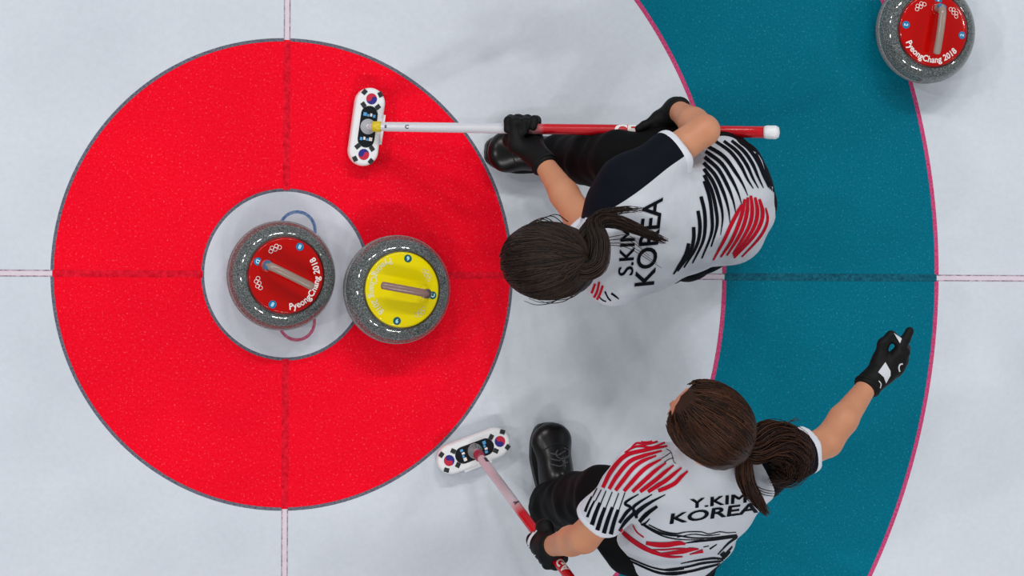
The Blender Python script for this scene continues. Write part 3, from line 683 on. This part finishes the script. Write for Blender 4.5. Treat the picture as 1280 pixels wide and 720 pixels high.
def build_person(J, label, base):
    """J: joints and options -> root Empty with body, clothes, hair"""
    root = empty('person', base); tag(root, label, 'person', 'curling players')
    up = nrm(J['chest'] - J['pelvis']); rt = nrm(J['Rs'] - J['Ls']); rt = nrm(rt - up * (rt @ up)); fw = np.cross(up, rt); AX = np.array([rt, fw, up])
    rt2 = nrm(J['Rh'] - J['Lh']); rt2 = nrm(rt2 - up * (rt2 @ up)); AP = np.array([rt2, np.cross(up, rt2), up])
    mid = .5 * (J['pelvis'] + J['chest']) + J.get('bend', np.zeros(3))
    def trunk(s, g, gp=None):
        gp = g if gp is None else gp
        s.ell(J['pelvis'], AP, J['pr'] + gp); s.ell(mid, .5 * (AX + AP), np.array([.140, .100, .13]) + .5 * (g + gp))
        s.ell(J['chest'], AX, np.array([.158, .112, .150]) + g)
        s.cap(J['Ls'], J['Rs'], .050 + g, None, k=.09); s.ell(J['neck'] - up * .045, AX, np.array([.105, .065, .055]) + g, k=.08)
    # ---- body: one continuous skin
    b = SDF(.035); trunk(b, -.004)
    hA = frame(J['face'], J['crown']); hc = J['head']; hr, hf, hu = hA
    for S in 'LR':
        b.chain([J[S + 's'], .5 * (J[S + 's'] + J[S + 'e']), J[S + 'e']], [.047, .0435, .0385], k=.016); fa = J[S + 'e'] * .62 + J[S + 'w'] * .38
        b.chain([J[S + 'e'], fa, J[S + 'w']], [.0385, .0375, .0250], k=.012)
        b.chain([J[S + 'h'], J[S + 'k'], J[S + 'a']], [.074, .048, .034]); b.cap(J[S + 'a'], J[S + 'toe'] * .6 + J[S + 'heel'] * .4 + [0, 0, .035], .030, .020, k=.01)
        add_hand(b, *J[S + 'hand'], J[S + 'w'], -.0035, None)
    b.cap(J['neck'] - up * .03, hc - hu * .05 - hf * .015, .052, .050, k=.03)
    H = lambda x, y, z: hc + hr * x + hf * y + hu * z
    b.ell(H(0, -.008, .022), hA, (.074, .094, .092), k=.02); b.ell(H(0, .030, -.045), hA, (.054, .058, .066), k=.03)
    b.ell(H(0, .062, -.095), hA, (.024, .022, .018), k=.025)
    b.cap(H(0, .088, .004), H(0, .104, -.038), .007, .0115, k=.014); b.cap(H(-.012, .092, -.042), H(.012, .092, -.042), .008, .008, k=.01)
    b.cap(H(-.035, .078, .020), H(.035, .078, .020), .010, .010, k=.02)
    for q in (-1, 1):
        b.ell(H(q * .032, .092, .002), hA, (.016, .012, .010), k=.012, sub=True)
        b.ell(H(q * .078, -.012, -.012), hA, (.008, .020, .030), k=.008); b.ell(H(q * .042, .066, -.03), hA, (.022, .02, .02), k=.025)
    body = net_obj('body', b, .0075, SKIN, root, base)
    for q in (-1, 1):
        V, F = lathe([(.0115 * math.sin(a) + 1e-4, .0115 * math.cos(a)) for a in np.linspace(PI, 0, 12)], 16)
        ey = mesh_obj('eye', [hA.T @ np.array([x, z, y]) + H(q * .032, .0795, .001) - base for x, y, z in V], [f[::-1] for f in F], EYEW, body)
        V, F = lathe([(.0055, -.002), (.0055, .0015), (.002, .0022)], 16)
        mesh_obj('iris', [hA.T @ np.array([x, z, y]) + H(q * .032, .0898, .001) - base for x, y, z in V], [f[::-1] for f in F], IRIS, body)
    mesh_obj('lips', *tube([H(x, .0895 - 8 * x * x, -.068) - base for x in np.linspace(-.022, .022, 9)], [.002, .004, .0055, .006, .0055, .006, .0055, .004, .002], 8), LIP, body)
    # ---- trousers
    t = SDF(.05); t.ell(J['pelvis'] - up * .02, AP, J['pr'] + .009)
    for S in 'LR':
        hp = J[S + 'h']; kn = J[S + 'k']; an = J[S + 'a']; t.chain([hp, .5 * (hp + kn), kn], [.100, .092, .070], k=.04)
        q = an - nrm(kn - an) * .015; t.chain([kn, .55 * kn + .45 * q, q], [.070, .067, J.get('hem', .060)], k=.03); ft = nrm((J[S + 'toe'] - J[S + 'heel']) * [1, 1, 0]); t.cap(q, np.array([an[0], an[1], .085]) + ft * J.get('instep', .02), J.get('hem', .060), .052, k=.03)
    t.cut([0, 0, .018], [0, 0, -1], .0)
    t.disp = lambda X, Y, Z: .0035 * np.sin(47 * X + 31 * Z + 9 * Y) * np.sin(23 * Y - 38 * Z) + .002 * np.sin(90 * Z + 40 * X) * np.sin(60 * Y)
    net_obj('trousers', t, .0075, TROU, root, base)
    # ---- jersey with short sleeves
    j = SDF(.055); trunk(j, .010, .020)
    cuffs = {}
    for S in 'LR':
        a, e = J[S + 's'], J[S + 'e']; L = J[S + 'slv']; d = nrm(e - a); co = a + d * L; cuffs[S] = (co, d)
        j.clipcap(a, co + d * .03, .060, .060, co, d, k=.035)
    j.cap(J['neck'] - up * .035, J['neck'] + up * .022 + nrm(J['head'] - J['neck']) * .012, .066, .058, k=.03)
    ph = J.get('phase', 0)
    j.disp = lambda X, Y, Z: J.get('wr', .0032) * (np.sin(40 * X + 18 * Y + 12 * Z + ph + 2 * np.sin(11 * Y)) * np.sin(14 * X - 25 * Y + 20 * Z + ph) + .6 * np.sin(70 * Y + 33 * Z + 2 * np.sin(15 * X)) * np.sin(21 * X + ph))
    j.cut(J['pelvis'] + J['hem_off'], J['hem_no'], .0)
    sh = net_obj('jersey', j, .006, [SHIRT, NAVY, CUFFW], root, base)
    planes = []
    for S in 'LR': planes.append((cuffs[S][0] - cuffs[S][1] * .022 - base, cuffs[S][1]))
    co, no = J['raglan']; co = co - base; no = nrm(no); planes.append((co, no))
    Rs, Re = J['Rs'] - base, cuffs['R'][0] - base; rd = nrm(Re - Rs)
    def rule(p_):
        for S in 'LR':
            d0 = cuffs[S][0] - base; x = p_ - d0
            if abs(x @ cuffs[S][1] + .011) < .0115 and np.linalg.norm(x - cuffs[S][1] * (x @ cuffs[S][1])) < .066: return 2
        x = p_ - Rs
        if (p_ - co) @ no > 0 and np.linalg.norm(p_ - (Rs + rd * np.clip(x @ rd, -.02, .3))) < .125: return 1
        return 0
    split_color(sh, planes, rule)
    # ---- gloves
    gl = {}
    for S in 'LR':
        g = SDF(.01); add_hand(g, *J[S + 'hand'], J[S + 'w'], .0025, None); d = nrm(J[S + 'e'] - J[S + 'w'])
        g.cap(J[S + 'w'], J[S + 'w'] + d * .012, .0305, .0315, k=.012); g.cut(J[S + 'w'] + d * .022, d, .004)
        gl[S] = net_obj('glove', g, .0034, GLOVE, root, base)
        n_ = J[S + 'w'] + d * .008; u_ = nrm(np.cross(d, [.3, .5, .8])); v_ = np.cross(d, u_)
        mesh_obj('glove_strap', *tube([n_ + (u_ * math.cos(a) + v_ * math.sin(a)) * .0315 - base for a in np.linspace(0, 2 * PI, 25)], .0052, 8, False), GLOVE, gl[S])
    # ---- shoes
    for S in 'LR': shoe('shoe', J[S + 'toe'], J[S + 'heel'], J[S + 'a'], root, base)
    # ---- hair
    hm = J['hairmat']; rad = np.array([.090, .110, .106]); hcc = H(0, -.012, .022)
    hs = SDF(.02); hs.ell(hcc, hA, rad); hs.ell(H(0, -.045, -.03), hA, (.076, .072, .075), k=.04)
    hs.ell(H(0, .100, J['hl']), hA, (.082, .058, .090), k=.015, sub=True)
    hs.disp = lambda X, Y, Z: .0012 * np.sin(160 * X + 90 * Y) * np.sin(120 * Z + 70 * Y)
    hair = net_obj('hair', hs, .006, hm, root, base)
    tone = hair.data.attributes.new('tone', 'FLOAT', 'POINT'); tone.data.foreach_set('value', np.full(len(hair.data.vertices), .28, np.float32))
    fs = np.array([.082, .058, .090]); keep = lambda v: (((v * rad + [0, -.012, .022] - [0, .100, J['hl']]) / fs) ** 2).sum() > 1.02 and v[2] > -.72
    tie = J['tie']
    ps = scalp_paths(hcc - base, hA, rad, tie - base, 1500, keep=keep); strands('combed_hair', ps, .0015, .0011, hm, hair)['kind'] = 'stuff'
    for nm, gd, rd_, cnt, wv in J['tails']: strands(nm, tail_paths(np.array(gd) - base, rd_, cnt, wave=wv), .0015, .0006, hm, hair)
    if J.get('fly') is not None: strands('loose_hair', np.array([catmull(np.array(g) - base, 16) for g in J['fly']]), .0016, .0007, hm, hair)['kind'] = 'stuff'
    return root, sh, gl, body, hair

B1 = lambda s: B1o + B1d * s
def on_shaft(o, d, px):
    """shaft point seen at pixel column px"""
    best = min(np.linspace(0, 1.3, 1301), key=lambda s: abs(project(o + d * s)[0] - px)); return o + d * best
def project(P):
    q = (np.asarray(P) - CAM_POS) @ CAM_R; return (640 + CAM_F * q[0] / -q[2], 360 - CAM_F * q[1] / -q[2])
def perp(v, a): return nrm(v - a * (v @ a))
def grip(o, d, px, wrist, rs, nhint, thumb, tho=1.0):
    c = on_shaft(o, d, px); t = -perp(wrist - c, d); n = perp(np.asarray(nhint, float), d); n = nrm(n - t * (n @ t) * .6); t = perp(t - n * (t @ n), d)
    return grip_pts(c, d, n, t, rs, thumb, tho)

# ================================================================== crouching player holding the level broom
J = {}
J['pelvis'] = at(902, 252, .50); J['chest'] = at(806, 286, .625); J['neck'] = at(757, 299, .71)
J['Rs'] = at(785, 230, .70); J['Ls'] = at(766, 346, .66)
J['Re'] = at(880, 163, .665); J['Rw'] = at(846, 137, .475)
J['Le'] = at(722, 268, .47); J['Lw'] = at(679, 203, .325)
J['Rh'] = at(898, 212, .46); J['Lh'] = at(885, 287, .45)
J['Rk'] = at(775, 200, .42); J['Ra'] = at(705, 198, .10)
J['Lk'] = at(830, 318, .28); J['La'] = at(890, 300, .10)
J['Rtoe'] = at(609, 189, .02); J['Rheel'] = at(722, 196, .0); J['Ltoe'] = at(822, 292, .0); J['Lheel'] = at(925, 300, .0)
J['head'] = at(683, 326, .795); J['face'] = np.array([-.72, .03, -.60]); J['crown'] = np.array([-.6, 0, .8])
J['Rslv'] = .165; J['Lslv'] = .185; J['pr'] = np.array([.150, .118, .115])
J['hem_off'] = nrm(J['pelvis'] - J['chest']) * .075; J['hem_no'] = J['pelvis'] - J['chest']
J['raglan'] = (at(795, 235, .72), at(742, 150, .72) - at(795, 235, .72) )
J['Lhand'] = grip(B1o, B1d, 653, J['Lw'], .0135, [0, -.4, -1], -1, .3)
zr = on_shaft(B1o, B1d, 825)[2]
def f1(*q): return [at(x, y, zr + z) for x, y, z in q]
J['Rhand'] = ([f1((824, 148, .034), (815, 153, .034), (806, 157, .028), (799, 161, .022)),
               f1((829, 150, .036), (820, 157, .036), (814, 165, .026), (815, 170, .004)),
               f1((834, 152, .036), (827, 160, .036), (822, 168, .024), (824, 171, .0)),
               f1((838, 153, .034), (833, 161, .034), (829, 169, .022), (831, 171, .0))],
              f1((834, 146, .010), (823, 152, -.012), (812, 158, -.022), (804, 163, -.022)))
J['hairmat'] = hair_mat('dark_brown_hair', lin(22, 16, 14), lin(66, 49, 41))
J['tie'] = at(716, 322, .875)
J['tails'] = [('ponytail', [at(714, 322, .875), at(728, 338, .90), at(745, 330, .90), at(748, 304, .885), at(742, 280, .865), at(762, 275, .845), at(796, 287, .82), at(834, 303, .795)], [.014, .026, .028, .026, .021, .016, .011, .003], 420, .005),
              ('ponytail', [at(722, 300, .87), at(736, 282, .86), at(752, 268, .85), at(780, 262, .835), at(806, 263, .82)], [.012, .012, .009, .006, .002], 60, .006)]
J['fly'] = [[at(690 + dx, 285 + dy, .84), at(675 + dx, 276 + dy, .85), at(655 + dx, 284 + dy, .84), at(640 + dx, 300 + dy, .82)] for dx, dy in ((0, 0), (6, -4), (14, -6), (4, -2), (20, -8))] + \
           [[at(700 + dx, 372 + dy, .80), at(688 + dx, 379 + dy, .78), at(670 + dx, 381 + dy, .77), at(655 + dx, 376 + dy, .76)] for dx, dy in ((0, 0), (6, -3), (16, -2), (24, -6))] + \
           [[at(735, 290, .88), at(755, 300 + q, .86), at(785, 300 + 2 * q, .83), at(812 + 3 * q, 320 + 3 * q, .80)] for q in (-3, 0, 3, 5)]
J['hl'] = -.035
BASE1 = np.array([J['pelvis'][0], J['pelvis'][1], 0.0])
p1, sh1, gl1, body1, hair1 = build_person(J, 'crouching person with back level and dark ponytail, gripping broom with both gloved hands', BASE1)

# ================================================================== squatting player with outstretched arm
J = {}
J['pelvis'] = at(838, 664, .50); J['chest'] = at(866, 626, .745); J['neck'] = at(892, 589, .915)
J['Ls'] = at(803, 586, .86); J['Rs'] = at(952, 588, .865)
J['Le'] = at(730, 672, .68); J['Lw'] = at(688, 683, .475)
J['Re'] = at(1034, 552, .775); J['Rw'] = at(1086, 480, .69)
J['Lh'] = at(798, 672, .48); J['Rh'] = at(862, 672, .47)
J['Lk'] = at(756, 618, .50); J['La'] = at(694, 632, .10)
J['Rk'] = at(882, 645, .22); J['Ra'] = at(865, 700, .10)
J['Ltoe'] = at(684, 530, .02); J['Lheel'] = at(694, 646, .0); J['Rtoe'] = at(850, 640, .0); J['Rheel'] = at(850, 740, .0)
J['pr'] = np.array([.150, .116, .115]); J['head'] = at(884, 529, 1.05); J['face'] = np.array([-.66, .52, -.52]); J['crown'] = np.array([-.3, .3, .9])
J['Rslv'] = .165; J['Lslv'] = .207
J['hem_off'] = nrm(J['pelvis'] - J['chest']) * .075; J['hem_no'] = J['pelvis'] - J['chest']
J['raglan'] = (at(955, 602, .88), at(1000, 575, .88) - at(955, 602, .88))
J['Lhand'] = grip(B2o, B2d, 687, J['Lw'], .0135, [-1, -.2, .3], -1)
Z = .685
def fp(*p): return [at(x, y, Z + z) for x, y, z in p]
J['Rhand'] = ([fp((1121, 446, .004), (1127, 434, .008), (1132, 424, .006), (1137, 414, .0)),
               fp((1124, 450, 0), (1131, 440, .004), (1132, 436, -.025), (1124, 444, -.04), (1118, 452, -.04)),
               fp((1122, 457, -.005), (1129, 450, -.004), (1130, 448, -.03), (1122, 455, -.045), (1116, 460, -.045)),
               fp((1117, 463, -.008), (1124, 459, -.008), (1125, 457, -.03), (1119, 462, -.04), (1113, 465, -.04))],
              fp((1100, 452, -.004), (1104, 430, .0), (1114, 420, .002), (1125, 429, .004)))
J['hairmat'] = hair_mat('brown_hair', lin(30, 17, 11), lin(80, 47, 30))
J['tie'] = at(930, 563, 1.05)
J['tails'] = [('ponytail', [at(926, 560, 1.05), at(942, 562, 1.055), at(958, 552, 1.045), at(976, 552, 1.02), at(992, 565, .99), at(985, 588, .96), at(962, 590, .95)], [.016, .036, .047, .046, .040, .028, .012], 560, .020),
              ('ponytail', [at(930, 567, 1.05), at(930, 590, 1.04), at(935, 608, 1.01), at(946, 625, .98), at(960, 643, .95)], [.018, .022, .019, .013, .003], 300, .006)]
J['fly'] = [[at(960, 545, 1.05), at(975, 537, 1.05), at(985, 528, 1.04), at(998 + q, 523 + q, 1.03)] for q in (-2, 0, 2)] + \
           [[at(990, 556, 1.0), at(1000 + q, 548, 1.0), at(1003 + q, 538, 1.0)] for q in (0, 2)] + \
           [[at(935, 600, 1.0), at(950, 610 + q, .98), at(965, 614 + q, .96), at(975, 612 + q, .95)] for q in (0, 3, 6)]
J['phase'] = 1.7
J['hl'] = .014; J['instep'] = .005; J['hem'] = .062
BASE2 = np.array([J['pelvis'][0], J['pelvis'][1], 0.0])
p2, sh2, gl2, body2, hair2 = build_person(J, 'squatting person with brown ponytail, one arm stretched out, broom in other hand', BASE2)
# ------------------------------------------------------------------ prints on the two jerseys and on the gloves
def cv(x0, y0, k): return lambda pts: [(x0 + x / k, y0 + y / k) for x, y in pts]
bpy.context.view_layer.update()
def lay_all(name, items, bvh, m, parent, base, lift=.0016):
    for v, f in items: lay_print(name, v, f, bvh, m, parent, base, lift)
zA = cv(830, 160, 7.2); zB = cv(830, 240, 6.547); zC = cv(740, 240, 5.14); zD = cv(740, 530, 8.0); zE = cv(715, 600, 6.0); zF = cv(830, 620, 7.2); zG = cv(1040, 400, 7.2); zH = cv(640, 620, 7.2)
bv = bvh_of([sh1])
blk = []
def family(guides, idx, wfun, conv):
    """stripes spaced evenly between guide lines: guides {index: five points}"""
    ks = sorted(guides); G = np.array([guides[k] for k in ks], float); out = []
    for i in idx:
        P = np.array([[np.interp(i, ks, G[:, a, d]) for d in (0, 1)] for a in range(G.shape[1])])
        out.append(stripe(conv([tuple(q) for q in P]), wfun(i)))
    return out
def heavy(body, origin, ux, uy, size, dx, spacing=1.0):
    """heavier strokes from three copies set close together"""
    return merge([text_px(body, (origin[0] + ux[0] * k * dx, origin[1] + ux[1] * k * dx), ux, uy, size, 0.0, spacing) for k in (-1, 0, 1)])
zT = cv(820, 175, 3.6)
blk += family({0: [(470, 5), (497, 60), (513, 120), (522, 180), (527, 235)], 3: [(375, 2), (425, 50), (460, 105), (482, 160), (505, 215)],
    6: [(270, 8), (335, 55), (382, 118), (410, 175), (437, 218)], 7: [(228, 26), (305, 76), (357, 145), (390, 200), (412, 250)], 10: [(214, 103), (266, 160), (303, 238), (324, 310), (332, 375)],
    13: [(216, 185), (239, 258), (250, 340), (248, 420), (205, 532)], 16: [(182, 345), (188, 405), (180, 462), (156, 512), (108, 582)], 18: [(142, 478), (132, 510), (116, 542), (96, 572), (74, 606)]},
    [0, 1, 2, 3, 4, 5, 6, 7, 8, 9, 10, 11, 12, 13, 14.3, 15.5, 16.7, 17.8], lambda i: np.array([3.6, 4.4, 4.4, 3.0, 1.0]) if i < 7 else np.array([4.6, 4.8, 4.4, 2.6, .8]) if i < 12 else np.array([4.4, 4.6, 4.4, 3.8, 1.6]), zT)
for pts, w in [([(48, 672), (66, 692), (92, 702)], 1.4), ([(84, 638), (104, 680), (122, 697)], 2.0), ([(124, 650), (150, 668), (172, 686)], [2.8, 2.4, 1.2])]: blk.append(stripe(zC(pts), w))
lay_all('stripe', blk, bv, PBLK, sh1, BASE1, .0014)
red = family({0: [(384, 292), (362, 332), (335, 385), (305, 450), (256, 540)], 1: [(398, 266), (386, 330), (364, 394), (334, 460), (290, 526)], 3: [(425, 250), (432, 310), (424, 370), (396, 430), (345, 512)],
    5: [(464, 266), (478, 320), (470, 375), (432, 440), (350, 530)], 6: [(492, 305), (501, 350), (490, 395), (455, 450), (385, 525)]}, range(7),
    lambda i: np.array([3.4, 4.8, 4.8, 4.0, 2.0]) if i < 6 else np.array([2, 3, 3.4, 3.0, 1.6]), zT)
for pts in ([(22, 590), (0, 650)], [(48, 578), (34, 640), (8, 688)], [(70, 600), (52, 655), (34, 690)]): red.append(stripe(zC(pts), 2.9))
lay_all('red_stripe', red, bv, PRED, sh1, BASE1, .0018)
lay_all('country_lettering', [text_px('KOREA', zC([(392, 604)])[0], (.104, -.995), (-.99, .1), 34.6, .016, .97)], bv, PBLK, sh1, BASE1, .0018)
lay_all('name_lettering', [heavy('S.KIM', zC([(262, 536)])[0], (.056, -.998), (-.99, .06), 27, .5, .98)], bv, PBLK, sh1, BASE1, .0018)

bv = bvh_of([sh2]); red = []; blk = []
red += family({0: [(440, 165), (520, 186), (590, 180), (650, 148), (705, 125)], 1: [(395, 240), (450, 194), (530, 206), (610, 192), (710, 158)], 2: [(330, 290), (420, 235), (500, 225), (590, 238), (728, 188)],
    3: [(112, 635), (200, 465), (340, 318), (530, 264), (750, 222)], 5: [(238, 662), (312, 565), (412, 440), (505, 372), (640, 318)], 7: [(405, 674), (478, 606), (558, 532), (632, 465), (738, 388)],
    9: [(560, 674), (648, 618), (738, 562), (812, 505), (895, 437)], 10: [(660, 666), (740, 636), (830, 590), (890, 530), (960, 470)]}, range(11),
    lambda i: (np.array([1.2, 1.8, 2, 1.8, 1.2]) * (1, 1.25, 1.5)[i] if i < 3 else np.array([4.4, 5.2, 5.2, 4.6, 2.0])), zD)
for pts, w in [
    ([(362, 370), (440, 440), (540, 505), (640, 548), (740, 572), (830, 572)], [3.6, 5, 5, 4, 2.6, 1.2]),
    ([(450, 318), (488, 388), (540, 428)], 1.3), ([(556, 470), (640, 482), (720, 482), (800, 470), (850, 478)], [3.6, 5.4, 5.6, 5, 2]),
    ([(600, 520), (690, 520), (790, 512), (850, 510)], [1, 1.6, 1.6, 1]), ([(660, 548), (740, 545), (830, 532), (890, 518), (950, 515)], [1, 3.6, 5, 4.4, 1.2]),
    ]: red.append(stripe(zE(pts), np.array(w) * 1.15))
red.append(stripe(zF([(230, 522), (290, 507), (350, 490)]), [1, 2.4, 4.6]))
lay_all('red_stripe', red, bv, PRED, sh2, BASE2, .0018)
for k, (T0, B0) in enumerate((((190, 62), (100, 238)), ((222, 72), (116, 278)), ((258, 80), (150, 335)), ((303, 88), (190, 375)), ((352, 96), (238, 398)), ((398, 92), (290, 405)))):
    T0, B0 = np.array(T0, float), np.array(B0, float); m0 = T0 + (B0 - T0) * (.36 + .06 * (k % 2)); off = np.array([-6, -2])
    blk.append(stripe(zE([tuple(T0), tuple(.5 * (T0 + m0)), tuple(m0)]), 1.3)); blk.append(stripe(zE([tuple(m0 + off), tuple(.5 * (m0 + B0) + off), tuple(B0)]), [4.2, 5.0, 5.4] if k > 1 else [2.2, 3, 3.4]))
for pts, w in [([(690, 348), (740, 318), (790, 284)], .9), ([(720, 385), (770, 352), (815, 340)], .9), ([(740, 250), (790, 285), (815, 375), (840, 395)], .8),
               ([(520, 108), (590, 88), (640, 96), (668, 78)], 2.2), ([(600, 68), (680, 30), (780, 12)], [1.2, 3.4, 3.4])]: blk.append(stripe(zD(pts), w))
for pts, w in [
    ([(500, 104), (425, 148), (398, 178), (440, 205), (405, 245), (355, 320)], [1, 2.4, 3, 3, 3.6, 3.2]),
    ([(600, 106), (500, 168), (458, 205), (462, 245), (400, 310), (352, 380)], [1, 2.8, 3.2, 3.6, 4, 2]),
    ([(700, 108), (590, 165), (520, 212), (480, 250), (482, 285)], [1, 3, 4.4, 4.4, 3]),
    ([(640, 195), (560, 255), (505, 312)], [3, 4.8, 4.4]), ([(585, 288), (555, 320), (520, 335)], [1, 2, 2]),
    ([(245, 450), (330, 530), (450, 592), (600, 652), (720, 674), (840, 662)], [2.4, 2, 1.5, 1.5, 2, 2]),
    ([(225, 475), (340, 556), (500, 634), (640, 690), (760, 704), (860, 690)], [2, 1.6, 2, 2.6, 2.6, 2.4]),
    ([(285, 440), (300, 475), (335, 510)], 1.4),
    ]: blk.append(stripe(zE(pts), np.array(w) * 1.2))
for pts, w in [
    ([(805, 655.5), (822, 664.5), (838, 668.5), (850, 669.5), (866, 672), (886, 672), (902, 670.5), (921, 668.5)], [2.6, 2.8, 2.4, 2, 1.6, 1.5, 1.6, 2]),
    ([(801, 654), (815, 663), (830, 670), (846, 673.5), (862, 674.5), (880, 674)], [1.4, 1.6, 1.6, 1.4, 1, .8]),
    ([(811, 655.5), (828, 663.5), (845, 666.7), (858, 664.6), (876, 664.4), (886, 667), (899, 664.4), (909, 665.6), (920, 665)], [1.2, 1.8, 1.8, 1.2, 1.2, 1, 1.2, 1, .8]),
    ([(846, 671.5), (866, 667.5), (884, 669), (900, 667.5)], [.8, 1.2, 1.2, .8]),
    ([(854, 679), (870, 676.5), (892, 674), (913, 671.2), (922, 670)], [.8, 2.4, 3, 3, 2]), 
    ([(921, 671), (909, 680), (897, 693)], [3, 2.4, 1.2]), ([(921, 674.5), (910, 687), (901, 695)], [2, 5, 5.4]), ([(912, 689), (905, 697), (896, 699)], [3, 2.4, 1]),
    ([(896, 680), (887, 686)], [1, 2]), ([(886, 682), (879, 683.5)], 1), ([(851, 704), (872, 700), (892, 697.5), (906, 699)], [.8, 2, 3, 2]),
    ([(830, 712), (857, 708.5), (879, 703.5), (904, 701)], [2, 2.4, 3, 2.4]), ([(830, 716), (858, 714.5), (880, 709.5), (900, 704.5)], [2, 3, 3.2, 2.4]),
    ]: blk.append(stripe(pts, w))
lay_all('stripe', blk, bv, PBLK, sh2, BASE2, .0014)
lay_all('country_lettering', [text_px('KOREA', (835.3, 654.6), (1.92, -.255), (.16, -1.0), 17.8, .022)], bv, PBLK, sh2, BASE2, .0018)
lay_all('name_lettering', [heavy('Y.KIM', (862.5, 635.2), (1.7, -.18), (.05, -1.0), 16.8, .45)], bv, PBLK, sh2, BASE2, .0018)

bv = bvh_of([gl2['R']])
def poly(P): return refine([(x, y, 0) for x, y in P], [tuple(range(len(P)))], 2.5)
V, F = poly(zG([(480, 380), (525, 460), (525, 500), (485, 570), (465, 515), (415, 470)])); lay_print('glove_patch', [(x, y) for x, y, _ in V], F, bv, GLVW, gl2['R'], BASE2, .001)
V, F = poly(zG([(555, 118), (628, 168), (612, 210), (590, 175)])); lay_print('glove_patch', [(x, y) for x, y, _ in V], F, bv, GLVW, gl2['R'], BASE2, .001)
lay_print('glove_mark', *stripe(zG([(636, 395), (612, 400), (600, 430), (608, 465)]), 1.7, 1.5), bv, GLVW, gl2['R'], BASE2, .001)
lay_print('glove_mark', *stripe(zG([(420, 548), (440, 575), (432, 612)]), 1.2, 1.5), bv, GLVW, gl2['R'], BASE2, .001)
bv = bvh_of([gl2['L']])
lay_print('glove_mark', *stripe(zH([(222, 305), (165, 380), (150, 450), (172, 515), (210, 540)]), 3.2, 1.5), bv, GLVW, gl2['L'], BASE2, .001)
